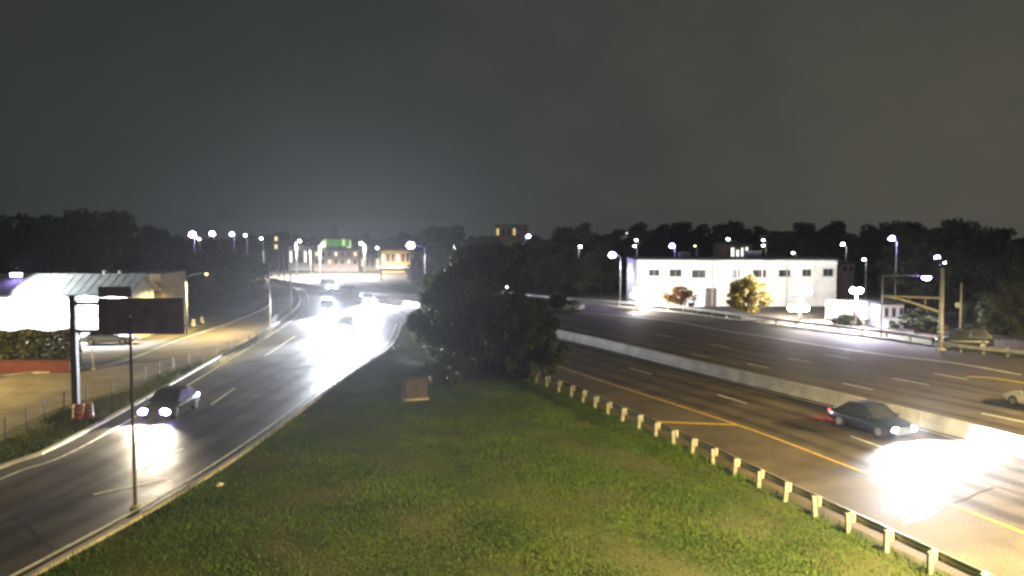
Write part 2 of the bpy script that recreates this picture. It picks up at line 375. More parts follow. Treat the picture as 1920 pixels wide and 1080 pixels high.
soil_poly = [at(*p)[:2] for p in ((505, 815), (600, 745), (715, 662), (800, 640), (838, 668), (790, 700), (742, 716), (670, 745), (590, 778))]
island = [p[:2] for p in offset(ramp_r, 0.8) if p.y > 20]+[(-12, 97)]+[p[:2] for p in reversed(offset(rail_path, 0.1)) if p.y > 20]
grass('lawn_grass', island, 420, 'short green and olive grass between the two roads', [soil_poly])
edge_strip = [p[:2] for p in offset(ramp_r, 0.74) if 20 < p.y < 92]+[p[:2] for p in reversed(offset(ramp_r, 1.5)) if 20 < p.y < 92]
grass('edge_weeds', edge_strip, 60, 'taller ragged weeds along the kerb of the ramp', h0=.12, h1=.42)
rail_strip = [p[:2] for p in offset(rail_path, -0.5) if p.y > 20]+[p[:2] for p in reversed(offset(rail_path, 0.25)) if p.y > 20]
grass('rail_weeds', rail_strip, 60, 'taller ragged weeds around the feet of the near guardrail', h0=.10, h1=.38)
verge = [p[:2] for p in offset(ramp_l, -1.0) if 24 < p.y < 110]+[p[:2] for p in reversed(offset(fr_near, 0.2)) if 24 < p.y < 110]
grass('verge_grass', verge, 170, 'dark grass verge between the ramp and the wire fence', h0=.08, h1=.3)

# ================================================================ trees
def tree_meshes(name, h, rx, low, leaf, nleaf, m, seed, trunk_r=0.22, stems=1, clumps=70):
    r = random.Random(seed); q = np.random.default_rng(seed); b = MB(); tips = []
    for s in range(stems):
        base = Vector((r.uniform(-.5, .5)*(stems > 1)*1.6, r.uniform(-.4, .4)*(stems > 1)*1.6, -0.05))
        pts = [base]; top = h*r.uniform(.62, .8)
        for i in range(1, 6): pts.append(Vector((base.x*(1+.6*i/5)+r.uniform(-.12, .12)*i*.5, base.y*(1+.6*i/5)+r.uniform(-.12, .12)*i*.5, top*i/5)))
        b.tube(pts, [trunk_r*(1-.15*i)*1.0 for i in range(6)], 7)
        for k in range(11):
            t = r.uniform(max(low/top*.7, .12), 1)*4.99; i = int(t); p = pts[i].lerp(pts[i+1], t-i)
            a = r.uniform(0, 6.283); L = rx*r.uniform(.45, .85)*(1.15-.5*t/5)
            mid = p+Vector((math.cos(a)*L*.5, math.sin(a)*L*.5, L*.35)); end = p+Vector((math.cos(a)*L, math.sin(a)*L, L*.55))
            b.tube([p, mid, end], [trunk_r*.38, trunk_r*.24, trunk_r*.08], 5); tips += [mid, end, end]
    C = []
    for k in range(clumps):
        if tips and k % 2 == 0:
            t = r.choice(tips); C.append((t.x+r.gauss(0, .1*rx), t.y+r.gauss(0, .1*rx), t.z+r.gauss(0, .05*h)))
        else:
            u = r.random(); z = low+(h-low)*u*.93; prof = math.sin(math.pi*min(1, .18+.80*u))**.7
            a = r.uniform(0, 6.283); d = rx*prof*math.sqrt(r.random())*.98
            C.append((d*math.cos(a), d*math.sin(a), z))
    C = np.array(C); rad = q.uniform(.09, .22, len(C))*min(rx, h*.6)*1.25
    idx = q.integers(0, len(C), nleaf)
    d = q.normal(0, 1, (nleaf, 3)); d /= np.linalg.norm(d, axis=1)[:, None]
    P = C[idx]+d*(rad[idx]*q.uniform(.25, 1.0, nleaf)**.6)[:, None]*np.array([1, 1, .72])
    P[:, 2] = np.clip(P[:, 2], 0.15, h)
    u = q.normal(0, 1, (nleaf, 3)); u /= np.linalg.norm(u, axis=1)[:, None]
    v = np.cross(u, q.normal(0, 1, (nleaf, 3))); v /= np.linalg.norm(v, axis=1)[:, None]
    s = leaf*q.uniform(.6, 1.3, nleaf)[:, None]
    V = np.stack([P-u*s, P+v*s*.55, P+u*s, P-v*s*.55], 1).reshape(-1, 3)
    tm = MB.build(b, 'trunk', M_BARK, smooth=True); tme = tm.data; bpy.data.objects.remove(tm)
    return tme, rawmesh('crown', V, 4, m)
L_DARK = leafmat('leaf_dark', (0.030, 0.042, 0.014), (0.060, 0.066, 0.022))
L_GREEN = leafmat('leaf_green', (0.050, 0.070, 0.020), (0.095, 0.100, 0.035))
L_CEN = leafmat('leaf_central', (0.050, 0.066, 0.026), (0.092, 0.104, 0.042))
L_AUT = leafmat('leaf_autumn', (0.26, 0.17, 0.03), (0.38, 0.30, 0.06))
L_RUST = leafmat('leaf_rust', (0.26, 0.12, 0.04), (0.36, 0.20, 0.07))
TM = {
 'big': tree_meshes('big', 12, 6, 2.0, .30, 9000, L_DARK, 1),
 'big2': tree_meshes('big2', 12, 5.2, 1.2, .30, 9000, L_DARK, 2),
 'big3': tree_meshes('big3', 12, 6.5, 1.6, .32, 9000, L_GREEN, 3),
 'round': tree_meshes('round', 8, 4.5, 1.0, .24, 8000, L_GREEN, 4, .16),
 'center': tree_meshes('center', 7.6, 5.2, 0.7, .20, 30000, L_CEN, 5, .20, stems=4, clumps=95),
 'aut': tree_meshes('aut', 5, 2.6, .8, .16, 7000, L_AUT, 6, .11),
 'rust': tree_meshes('rust', 3.4, 2.4, .8, .14, 4500, L_RUST, 8, .08),
 'bush': tree_meshes('bush', 1.7, 1.3, .1, .10, 4500, L_DARK, 9, .04, stems=3, clumps=40),
}
TH = dict(big=12, big2=12, big3=12, round=8, center=7.6, aut=5, rust=3.4, bush=1.7)
def tree(kind, x, y, h, label, group=None, name='leafy_tree', wid=1.0, cat='tree'):
    o = thing(name, label, cat, (x, y, 0), random.uniform(0, 6.28), group)
    s = h/TH[kind]; o.scale = (s*wid, s*wid, s)
    link('trunk', TM[kind][0], o); link('crown', TM[kind][1], o); return o
def tx(px, Y): return fw(px, 500, Y).x
def topz(py, Y): return fw(960, py, Y).z

tree('center', tx(912, 66), 66, topz(458, 66), 'wide dark tree with low branches at the tip of the lawn between the roads', wid=.9)
tree('center', tx(842, 70), 70, topz(515, 70), 'lower greyish tree leaning out left of the central tree towards the glare', wid=.62)
tree('center', tx(985, 62.5), 62.2, topz(560, 62.2), 'small ragged tree at the right foot of the central tree', wid=.8)
tree('bush', tx(838, 60), 60, 2.3, 'dark low bush beside the metal cabinet under the central tree', name='bush', cat='bush')
tree('bush', tx(985, 66), 66, 2.6, 'dark low bush at the far end of the near guardrail', name='bush', cat='bush', wid=1.1)
ORD = ('leftmost', 'second from the left', 'third from the left', 'fourth from the left', 'fifth from the left', 'rightmost')
# left wood behind the shop
for i, (px, Y, py, k) in enumerate(((-60, 104, 395, 'big'), (40, 98, 398, 'big2'), (105, 108, 402, 'big'), (165, 102, 392, 'big3'), (215, 108, 394, 'big'), (262, 112, 420, 'big2'), (300, 118, 428, 'big'), (-10, 115, 400, 'big3'))):
    tree(k, tx(px, Y), Y, topz(py, Y), 'tall dark tree in the black wood behind the white gabled shop', 'wood behind the gabled shop')
tree('big3', tx(345, 116), 116, topz(448, 116), 'dim green tree just right of the bare frontage street lamp')
tree('big3', tx(408, 122), 122, topz(446, 122), 'lamplit green tree with a pale trunk beside the frontage road', wid=.8)
tree('round', tx(462, 136), 136, topz(470, 136), 'smaller green tree nearest the glaring junction on its left side')
# middle
for i, (px, Y, py, k) in enumerate(((820, 150, 424, 'big'), (868, 158, 421, 'big2'), (915, 165, 440, 'big'))):
    tree(k, tx(px, Y), Y, topz(py, Y), 'dark tree towering behind the central tree, %s of three' % ('leftmost', 'middle one', 'rightmost')[i], 'dark trees behind the central tree')
for i, (px, Y, py, k) in enumerate(((1005, 160, 440, 'big3'), (1060, 166, 425, 'big'), (1100, 158, 415, 'big2'), (1128, 152, 455, 'big3'), (1030, 150, 470, 'round'), (1085, 146, 478, 'round'))):
    tree(k, tx(px, Y), Y, topz(py, Y), 'dark tree, %s of six between central tree and white building' % ORD[(0, 2, 4, 5, 1, 3)[i]], 'trees left of the white building')
for i in range(22):
    px = 1150+i*33+random.uniform(-10, 10); Y = random.uniform(165, 205); py = 423+random.uniform(-10, 16)
    tree(random.choice(('big', 'big2', 'big3')), tx(px, Y), Y, topz(py, Y), 'dark tree in the long tree line behind the white two-storey building', 'tree line behind the white building', wid=1.15)
for i in range(11):
    px = 470+i*32+random.uniform(-8, 8); Y = random.uniform(300, 340); py = 440+random.uniform(-6, 5)
    tree(random.choice(('big', 'big2')), tx(px, Y), Y, topz(py, Y), 'distant dark tree on the skyline behind the lit town buildings', 'skyline trees behind the town', wid=1.3)
for i in range(7):
    px = 300+i*28; Y = random.uniform(200, 230)
    tree('big', tx(px, Y), Y, topz(449+random.uniform(-5, 5), Y), 'distant dark tree below the violet lamps on the left skyline', 'skyline trees under the left lamps', wid=1.2)
# right wood
for i, (px, Y, py, k) in enumerate(((1800, 104, 410, 'big3'), (1862, 100, 425, 'big'), (1925, 96, 422, 'big2'), (1990, 96, 418, 'big'), (1752, 122, 440, 'big2'), (1700, 130, 446, 'big'))):
    tree(k, tx(px, Y), Y, topz(py, Y), 'tall tree, %s of six in the wood around the mast arm' % ORD[(2, 3, 4, 5, 1, 0)[i]], 'wood around the mast arm pole')
tree('round', tx(1850, 90), 90, topz(545, 90), 'leafy tree lit yellow-green from below behind the dark parked car', wid=.95)
tree('round', tx(1905, 86), 86, topz(520, 86), 'shadowy round tree at the right picture edge above the far guardrail')
tree('aut', tx(1403, 108), 108, topz(514, 108), 'yellow autumn tree in front of the white two-storey building')
tree('rust', tx(1277, 117), 117, topz(536, 117), 'small rust-brown tree below the second-floor windows of the white building')
tree('bush', tx(1590, 97), 97, 1.4, 'low clipped green hedge bush in front of the white box truck', name='bush', wid=1.8, cat='bush')
tree('bush', tx(1725, 92), 92, 2.6, 'rounded green bush seen below the mast arm', name='bush', wid=1.4, cat='bush')

# ================================================================ guardrails, barrier and fence
def guardrail(path, side, label, n0=0, post_h=0.72, step=1.905):
    g = thing('guardrail', label, 'guardrail')
    pts = resample(path, step); pm = MB().box((0, 0, post_h/2-.15), (.15, .11, post_h+.3)).v
    pb = MB(); pb.box((0, 0, post_h/2-.1), (.16, .12, post_h+.2), b=.012); bb = MB(); bb.box((0, 0, post_h-.17), (.16, .17, .36), b=.012)
    po = pb.build('post', M_POST); bo = bb.build('blockout', M_POST); pme, bme = po.data, bo.data
    bpy.data.objects.remove(po); bpy.data.objects.remove(bo)
    prof = [(0, -.155), (.035, -.145), (.08, -.10), (.08, -.06), (.02, -.02), (.02, .02), (.08, .06), (.08, .10), (.035, .145), (0, .155)]
    off = []
    for i, p in enumerate(pts):
        t = (pts[min(i+1, len(pts)-1)]-pts[max(i-1, 0)]).normalized(); nrm = Vector((t.y, -t.x, 0))*side
        rz = math.atan2(nrm.y, nrm.x)
        o = link('post', pme, g); o.location = p; o.rotation_euler[2] = rz+random.uniform(-.12, .12); o.rotation_euler[0] = random.uniform(-.06, .06); o.rotation_euler[1] = random.uniform(-.07, .07); o.location.z = random.uniform(-.05, .04)
        o = link('blockout', bme, g); o.location = p+nrm*.16; o.rotation_euler[2] = rz
        off.append((p+nrm*(.25+random.uniform(-.02, .04))+Vector((0, 0, random.uniform(-.03, .03))), nrm))
    for i in range(0, len(off)-1, 2):
        seg = off[i:i+3]; b = MB(); rings = []
        for p, nrm in seg:
            rings.append([tuple(p+nrm*a+Vector((0, 0, post_h-.17+z))) for a, z in prof]+[tuple(p+nrm*(a-.01)+Vector((0, 0, post_h-.17+z))) for a, z in reversed(prof)])
        b.loft(rings); b.build('rail', M_GALV, g)
    return g
guardrail([p for p in rail_path], 1, 'steel guardrail on pale posts edging the lawn beside the highway')
fg = [p for p in offset(far_edge, -0.1) if p.y < 79.5]
guardrail(fg, -1, 'far steel guardrail running below the wood at the right')
fg2 = [p for p in offset(far_edge, 0.9) if p.y > 80 and p.x > -12]
guardrail(fg2, -1, 'distant guardrail along the far side of the highway by the white building', step=2.9, post_h=.85)

b = thing('median_barrier', 'long pale concrete barrier dividing the two highway directions', 'barrier')
prof = [(-.30, 0), (-.30, .08), (-.14, .33), (-.085, .86), (.085, .86), (.14, .33), (.30, .08), (.30, 0)]
bp_ = resample(bar_path, 3.8)
for i in range(len(bp_)-1):
    a, c = bp_[i], bp_[i+1]; t = (c-a).normalized(); n = Vector((t.y, -t.x, 0))
    rings = [[tuple(p+n*u+Vector((0, 0, w*.92))) for u, w in prof] for p in (a+t*.02, c-t*.02)]
    MB().loft(rings).build('barrier_segment', M_CONC, b)

f = thing('wire_fence', 'low post and wire fence between the frontage road and the ramp', 'fence')
fp = [p for p in resample(offset(fr_near, 0.2), 2.4) if 36 < p.y < 108]
pb = MB(); pb.tube([(0, 0, -.2), (0, 0, 1.15)], .035, 6); po = pb.build('post', M_DARKM); pme = po.data; bpy.data.objects.remove(po)
for p in fp:
    o = link('post', pme, f); o.location = p; o.rotation_euler = (random.uniform(-.04, .04), random.uniform(-.04, .04), 0)
for z in (.25, .55, .85, 1.1):
    MB().tube([p+Vector((0, 0, z)) for p in fp], .012, 4).build('wire', M_DARKM, f)

# ================================================================ overhead sign, poles and lamps
sp = at(143, 766); st = thing('cantilever_sign', 'dark back of a large road sign hung on a square steel post over the ramp', 'road sign', sp)
Y0 = sp.y; zt = fw(140, 556, Y0).z
def L(px, py, Y): p = fw(px, py, Y); return (p.x-sp.x, p.y-sp.y, p.z)
MB().box((0, 0, zt/2-.1), (.36, .36, zt+.2), b=.03).build('post', M_DARKM, st)
MB().box((0, 0, zt+.04), (.46, .46, .10), b=.02).build('post_cap', M_DARKM, st)
MB().box((0, 0, .06), (.8, .8, .16), b=.03).build('base_plate', M_CONC, st)
a, c = L(140, 569, Y0), L(345, 569, Y0); MB().box(((a[0]+c[0])/2, 0, a[2]), (c[0]-a[0], .2, .24), b=.02).build('beam', M_DARKM, st)
a, c = L(140, 621, Y0), L(345, 621, Y0); MB().box(((a[0]+c[0])/2, 0, a[2]), (c[0]-a[0], .2, .18), b=.02).build('beam', M_DARKM, st)
for p, q in (((150, 573), (190, 590)), ((150, 575), (190, 596))): MB().tube([Vector(L(*p, Y0)), Vector(L(*q, Y0))], .045, 6).build('brace', M_DARKM, st)
MB().tube([Vector(L(153, 575, Y0)), Vector(L(153, 620, Y0))], .03, 6).build('brace', M_DARKM, st)
MB().tube([Vector(L(140, 570, Y0)), Vector(L(128, 572, Y0)), Vector(L(118, 570, Y0))], .04, 6).build('side_arm', M_DARKM, st)
a, c = L(187, 626, Y0), L(347, 558, Y0)
pan = MB().box(((a[0]+c[0])/2, -.17, (a[2]+c[2])/2), (c[0]-a[0], .06, c[2]-a[2]), b=.015).build('sign_panel', M_SIGNB, st)
for k in range(6):
    x = a[0]+(c[0]-a[0])*(k+.5)/6; MB().box((x, -.225, (a[2]+c[2])/2), (.07, .05, (c[2]-a[2])*.98)).build('stiffener', M_SIGNB, pan)
a, c = L(187, 557, Y0), L(249, 537, Y0)
MB().box(((a[0]+c[0])/2, -.17, (a[2]+c[2])/2), (c[0]-a[0], .05, c[2]-a[2]), b=.015).build('exit_tab', M_SIGNB, st)

def pole_thing(name, label, cat, base, top, r, m, lean=(0, 0), cap=True):
    o = thing(name, label, cat, base)
    MB().tube([(0, 0, -.1), (lean[0]*.5, lean[1]*.5, top*.5), (lean[0], lean[1], top)], [r, r*.85, r*.65], 9).build('shaft', m, o, True)
    MB().box((0, 0, .04), (r*4, r*4, .1), b=.02).build('base_plate', M_CONC, o)
    if cap: MB().ball((lean[0], lean[1], top), (r*.8, r*.8, r*.6)).build('cap', m, o, True)
    return o
pole_thing('tall_pole', 'slim bare pole standing at the lawn edge in front of the sign', 'pole', at(254, 950), 7.3, .07, mat('brown_pole', (.15, .125, .11), rough=.7), (-.02, 0))
pole_thing('marker_post', 'thin pale leaning post right of the red wall', 'post', at(176, 694), 1.9, .06, M_POLE, (-.12, 0))
pole_thing('utility_pole', 'slim pale pole at the end of the wire fence', 'pole', at(507, 616), fw(507, 500, at(507, 616).y).z, .09, M_POLE)

def lamp(label, px, py_base, py_head, px_head, c, s, Y=None, lens=.3, power=0, base=None, head=None, lit=True, group=None, pr=.09, cs=150, hang=.0):
    if base is None:
        if Y is None: base = at(px, py_base); Y = base.y
        else: base = Vector((tx(px, Y), Y, 0))
        head = fw(px_head, py_head, Y)
    hx, hy, hz = head.x-base.x, head.y-base.y, head.z
    o = thing('street_lamp', label, 'street lamp', base, 0, group)
    MB().tube([(0, 0, -.1), (0, 0, hz*.5), (0, 0, hz-.35)], [pr, pr*.85, pr*.6], 8).build('pole', M_POLE, o, True)
    MB().tube([(0, 0, hz-.36), (hx*.3, hy*.3, hz-.08), (hx*.7, hy*.7, hz+.08), (hx, hy, hz+.1)], pr*.5, 6).build('arm', M_POLE, o, True)
    k = max(lens, .16)
    hd = MB().ball((hx, hy, hz+.10), (k*1.25, k*.9, k*.35)).build('head', M_POLE, o, True)
    m = glow('lamp_%.2f_%.2f_%.2f_%d' % (*c, s), c, s) if lit else mat('lamp_lens_off', (.6, .6, .55), rough=.2)
    MB().ball((hx, hy, hz), (lens, lens, lens*.75), 12, 7).build('lens', m, hd, True)
    if power: spot('lamp_light', o, (hx, hy, hz-lens*.75-.05), (0, 0, -1), power, PVIO if c == VIO else c, cs, .25, .12)
    return o
LAMPS = (
 ('bright violet lamp on a curved pole left of the white building', 1163, 566, 478, 1148, VIO, 60, None, .42, 2500),
 ('largest violet lamp above the glaring junction left of the dark trees', 797, 560, 460, 770, VIO, 60, None, .5, 3500),
 ('blue lamp just right of the amber rooftop', 985, 0, 443, 991, (.30, .32, 1), 30, 165, .42, 0),
 ('small white lamp halfway between the blue lamp and the curved pole lamp', 1085, 0, 462, 1088, COOL, 30, 150, .26, 0),
 ('dim yellowish lamp above the left end of the white building', 1174, 0, 437, 1177, (1, .9, .6), 4, 175, .24, 0),
 ('upper of two white lamps stacked over the left end of the white building', 1196, 0, 450, 1193, WHT, 14, 165, .26, 0),
 ('lower of two white lamps stacked over the left end of the white building', 1194, 0, 461, 1190, WHT, 14, 148, .22, 0),
 ('violet lamp above the left windows of the white building', 1265, 0, 461, 1260, VIO, 40, 150, .36, 0),
 ('tiny amber lamp above the middle of the white building', 1306, 0, 461, 1303, (1, .8, .45), 5, 150, .16, 0),
 ('white lamp to the left of the lit house windows', 1370, 0, 448, 1365, COOL, 22, 160, .26, 0),
 ('upper of two white lamps right of the lit house windows', 1436, 0, 450, 1431, COOL, 16, 162, .22, 0),
 ('lower of two white lamps right of the lit house windows', 1436, 0, 460, 1431, WHT, 8, 150, .26, 0),
 ('small lamp over the floodlights of the white building', 1492, 0, 474, 1487, WHT, 14, 140, .22, 0),
 ('white lamp above the right end of the white building', 1586, 0, 458, 1580, COOL, 30, 150, .30, 0),
 ('dim greenish lamp left of the thin signal pole', 1624, 0, 486, 1620, (.9, 1, .85), 14, 140, .26, 0),
 ('bright violet lamp high in the tree line at the right', 1680, 0, 447, 1672, VIO, 60, 120, .32, 0),
 ('left of the two close lamps above the mast arm pole', 1764, 0, 482, 1757, VIO, 45, 118, .28, 0),
 ('right of the two close lamps above the mast arm pole', 1780, 0, 492, 1773, COOL, 30, 112, .22, 0),
 ('leftmost violet lamp on the left skyline', 366, 0, 440, 361, VIO, 60, 190, .62, 0),
 ('second violet lamp from the left on the left skyline', 402, 0, 438, 398, VIO, 50, 195, .5, 0),
 ('third violet lamp from the left on the left skyline', 440, 0, 439, 435, VIO, 40, 200, .42, 0),
 ('pale lamp low between the first and second skyline lamps', 376, 0, 448, 373, WHT, 14, 185, .3, 0),
 ('fourth, fainter lamp on the left skyline', 464, 0, 441, 460, (1, .95, .9), 10, 200, .36, 0),
 ('fifth, faintest lamp on the left skyline', 494, 0, 447, 490, (.95, 1, .75), 8, 200, .36, 0),
 ('small white lamp above the right end of the yellow shop', 711, 0, 465, 707, WHT, 14, 225, .34, 0),
 ('small white lamp among the dark trees behind the central tree', 955, 0, 537, 952, (.95, 1, .9), 10, 100, .22, 0),
 ('faint lamp over the crown of the central tree', 937, 0, 473, 933, WHT, 5, 140, .2, 0),
)
for l in LAMPS:
    label, px, pb_, ph, pxh, c, s, Y, lens, pw = l
    lamp(label, px, pb_, ph, pxh, c, s*2, Y, lens*(1.25 if c == VIO else 1.0), pw)
for px, Y, py, pxh, lab in ((556, 205, 452, 562, 'added tall white lamp at the left side of the junction before the pale narrow building'), (600, 212, 458, 606, 'added tall white lamp before the left corner of the brick building'),
        (684, 210, 456, 677, 'added tall white lamp between the brick building and the yellow shop')):
    lamp(lab, px, 0, py, pxh, WHT, 60, Y, .3, 45000, cs=165)  # lamps added at the junction to brighten the town facades
# frontage lamp (sodium), seen from the side
lamp('slim pale street lamp beside the frontage road with a long arm', 351, 629, 514, 387, WARM, 12, None, .13, 11000, cs=155, pr=.10)
# lamp beside the camera that lights guardrail and lawn, outside the picture
lamp('sodium street lamp behind the near guardrail, outside the picture', 0, 0, 0, 0, WARM, 40, base=Vector((13.6, 17.5, 0)), head=Vector((16.2, 20.5, 11.5)), lens=.22, power=80000, cs=160, pr=.12)
lamp('sodium street lamp beside the far highway lanes, outside the picture', 0, 0, 0, 0, WARM, 40, base=Vector((50, 36, 0)), head=Vector((46, 38, 12)), lens=.22, power=130000, cs=174, pr=.12)
lamp('sodium street lamp on the frontage road, outside the picture', 0, 0, 0, 0, WARM, 40, base=Vector((-46, 52, 0)), head=Vector((-43, 54, 10)), lens=.22, power=34000, cs=150, pr=.12)

# mast arm pole at the right
mb = at(1763, 656); Ym = mb.y; mz = fw(1763, 505, Ym).z
ma = thing('mast_arm_pole', 'pale steel pole with a curved two-bar mast arm reaching left', 'signal pole', mb)
def Lm(px, py): p = fw(px, py, Ym); return Vector((p.x-mb.x, 0, p.z))
MB().tube([(0, 0, -.1), (0, 0, 2.0), (0, 0, mz)], [.24, .21, .15], 12).build('shaft', M_POLE, ma, True)
MB().ball((0, 0, mz), (.15, .15, .12)).build('cap', M_POLE, ma, True)
MB().box((0, 0, .08), (.7, .7, .2), b=.04).build('base_plate', M_CONC, ma)
MB().tube([Lm(1763, 559), Lm(1710, 557), Lm(1653, 554)], [.09, .08, .07], 8).build('upper_bar', M_POLE, ma, True)
MB().tube([Lm(1763, 586), Lm(1735, 576), Lm(1705, 566), Lm(1680, 559), Lm(1653, 556)], [.13, .12, .11, .10, .09], 8).build('lower_bar', M_POLE, ma, True)
for px in (1735, 1705, 1680):
    y0 = {1735: 576, 1705: 566, 1680: 559}[px]; MB().tube([Lm(px, 558), Lm(px, y0)], .04, 6).build('strut', M_POLE, ma)
for z in (1.9, 1.45): MB().tube([(0, 0, z), (0, 0, z+.18)], .30, 12).build('collar', M_POLE, ma, True)
MB().box((.32, -.1, 1.95), (.3, .3, .75), b=.04).build('pedestrian_signal', M_TRIM, ma)
MB().box((-.25, -.22, 1.1), (.2, .14, .3), b=.03).build('push_button', M_TRIM, ma)
# thin lamp pole with the long arm
lb = at(1652, 632); Yl = lb.y
la = thing('street_lamp', 'thin dark pole whose long level arm carries a glaring violet lamp', 'street lamp', lb)
zt = fw(1652, 516, Yl).z; hp = fw(1737, 520, Yl)-lb
MB().tube([(0, 0, -.1), (0, 0, zt)], [.09, .06], 8).build('pole', M_POLE, la, True)
MB().tube([(0, 0, zt-.05), (hp.x*.5, 0, zt-.02), (hp.x, 0, hp.z+.15)], .045, 6).build('arm', M_POLE, la, True)
hd = MB().ball((hp.x, 0, hp.z+.14), (.55, .4, .16)).build('head', M_POLE, la, True)
MB().ball((hp.x, 0, hp.z), (.42, .36, .26), 12, 7).build('lens', glow('lamp_viol_strong', VIO, 160), hd, True)
spot('lamp_light', la, (hp.x, 0, hp.z-.32), (0, 0, -1), 6000, (.9, .88, 1), 150, .5, .15)
# small signal pole in front of the lit trees
sb = at(1799, 648); o = thing('signal_pole', 'short pale pole with a round signal head in front of the lit leaves', 'signal pole', sb)
z1 = fw(1799, 530, sb.y).z
MB().tube([(0, 0, -.1), (0, 0, z1)], [.10, .08], 8).build('shaft', M_POLE, o, True)
z2 = fw(1799, 572, sb.y).z
MB().box((-.3, -.05, z2), (.36, .3, .5), b=.05).build('signal_head', M_POLE, o)
MB().tube([(0, 0, z2), (-.3, 0, z2)], .04, 6).build('bracket', M_POLE, o)
# small poles at the junction
for px, py0, y1, lab in ((523, 528, 470, 'left of three white signal poles at the glaring junction'), (533, 530, 455, 'tallest of three white signal poles at the glaring junction'), (546, 590, 500, 'nearest of the pale poles beside the glaring junction, at the kerb'),
                    (583, 520, 470, 'white pole in front of the pinkish brick building'), (715, 525, 497, 'short white pole in front of the yellow shop')):
    p = at(px, py0); pole_thing('signal_pole', lab, 'signal pole', p, fw(px, y1, p.y).z, .14, M_WALLW)

# ================================================================ buildings
def facade_box(o, x0, x1, Y, depth, h, m, base, name='wall'):
    return MB().box(((x0+x1)/2-base.x, Y+depth/2-base.y, h/2), (x1-x0, depth, h)).build(name, m, o)
def window(o, base, r, Y, pane, frame=M_FRAME, name='window', t=.05, mull=True):
    a, c = fw(r[0], r[3], Y), fw(r[2], r[1], Y); cx, cz = (a.x+c.x)/2-base.x, (a.z+c.z)/2; w, h = c.x-a.x, c.z-a.z
    yy = Y-base.y; b = MB()
    b.box((cx, yy-t/2, cz+h/2), (w+.16, t, .10)); b.box((cx, yy-t/2-.02, cz-h/2), (w+.24, t+.04, .12))
    b.box((cx-w/2, yy-t/2, cz), (.08, t, h-.12)); b.box((cx+w/2, yy-t/2, cz), (.08, t, h-.12))
    if mull: b.box((cx, yy-t/2, cz), (.05, t*.8, h-.12))
    f = b.build(name, frame, o)
    MB().box((cx, yy-.012, cz), (w-.06, .02, h-.06)).build('pane', pane, f); return f
def floodlight(label, base, z, aim, c, power, n=1, s=80, r=.28, size=120, rows=(1,), down=None):
    o = thing('floodlight', label, 'floodlight', base, 0)
    MB().tube([(0, 0, -.1), (0, 0, z)], [.09, .07], 8).build('pole', M_POLE, o, True)
    aim = Vector(aim).normalized()
    ca = (Vector((0, 0, CAM_H))-Vector((base[0], base[1], z))).normalized(); dx = r*2.05; dz = r*1.75
    for j, nk in enumerate(rows):
        zz = z+.25+(j-(len(rows)-1)/2)*dz
        MB().box((0, 0, zz-r*.3), (max(nk-1, .4)*dx, .1, .1)).build('cross_bar', M_POLE, o)
        for k in range(nk):
            p = Vector(((k-(nk-1)/2)*dx, 0, zz))
            q = ca.to_track_quat('Y', 'Z').to_matrix().to_4x4(); M = Matrix.Translation(p) @ q
            hd = MB().box((0, -.14, 0), (r*2.0, .24, r*1.7), M, b=.04).build('lamp_head', M_TRIM, o)
            MB().ball((0, 0, 0), (r*.97, .07, r*.83), 12, 6, M).build('lens', glow('flood_%d_%.2f' % (s, c[0]), c, s), hd, True)
    spot('flood_beam', o, Vector((0, 0, z+.25))+aim*.35, aim, power, c, size, .6, .3)
    if down: spot('flood_beam', o, (0, -.3, z+.1), (down[1], -.35, -1), down[0], c, 140, .8, .3)  # extra downward spot added to whiten the ground below
    return o

# white two-storey building on the right
YB = 124.0; xb0, xb1 = fw(1196, 500, YB).x, fw(1569, 500, YB).x; hb = fw(1300, 488, YB).z
bb = Vector(((xb0+xb1)/2, YB, 0)); o = thing('two_storey_building', 'long white two-storey building with a flat roof glaring under floodlights', 'building', bb)
facade_box(o, xb0, xb1, YB, 12, hb, mat('stained_white_wall', (0.60, 0.59, 0.54), rough=.9, var=.22, scale=.35, c2=(.76, .75, .70), fine=.15), bb)
for k in range(1, 8): MB().box(((xb1-xb0)*(k/8-.5), -.06, hb/2), (.14, .14, hb-.3)).build('pilaster' if k % 3 else 'downspout', M_WALLW if k % 3 else M_FRAME, o)
rf = MB().box((0, 6, hb+.1), (xb1-xb0+.4, 12.4, .2)).build('roof', M_ROOFD, o)
MB().box((4, 7, hb+.7), (2.2, 1.8, 1.0), b=.05).build('air_handler', M_GALV, rf)
MB().box((-6, 8, hb+.6), (1.6, 1.6, .8), b=.05).build('air_handler', M_GALV, rf)
MB().box((0, -.04, fw(1300, 494, YB).z), (xb1-xb0+.1, .1, .18)).build('cornice', M_WALLW, o)
for r in ((1216, 505, 1237, 518), (1255, 505, 1278, 519), (1297, 506, 1323, 521), (1361, 506, 1387, 520), (1411, 506, 1436, 520), (1460, 506, 1482, 519), (1504, 505, 1521, 518), (1543, 504, 1562, 518)):
    window(o, bb, r, YB, M_GLASSD)
window(o, bb, (1293, 552, 1320, 576), YB, glow('lit_doorway', (.95, .93, 1), 3.0), name='lit_doorway', mull=False)
MB().box((fw(1333, 560, YB).x-bb.x, -.05, 1.3), (1.5, .1, 2.6)).build('door', M_DARKM, o)
floodlight('glaring floodlight at the left end of the white building', Vector((fw(1193, 550, 116).x, 116, 0)), fw(1193, 553, 116).z, (.75, .9, .05), WHT, 18000, 3, 120, .36, 150, rows=(2, 1), down=(4000, .6))
floodlight('biggest bank of floodlights in front of the white building', Vector((fw(1503, 540, 104).x, 104, 0)), fw(1503, 545, 104).z, (-.35, 1, 0), WHT, 30000, 6, 140, .40, 160, rows=(3, 2), down=(34000, .2))
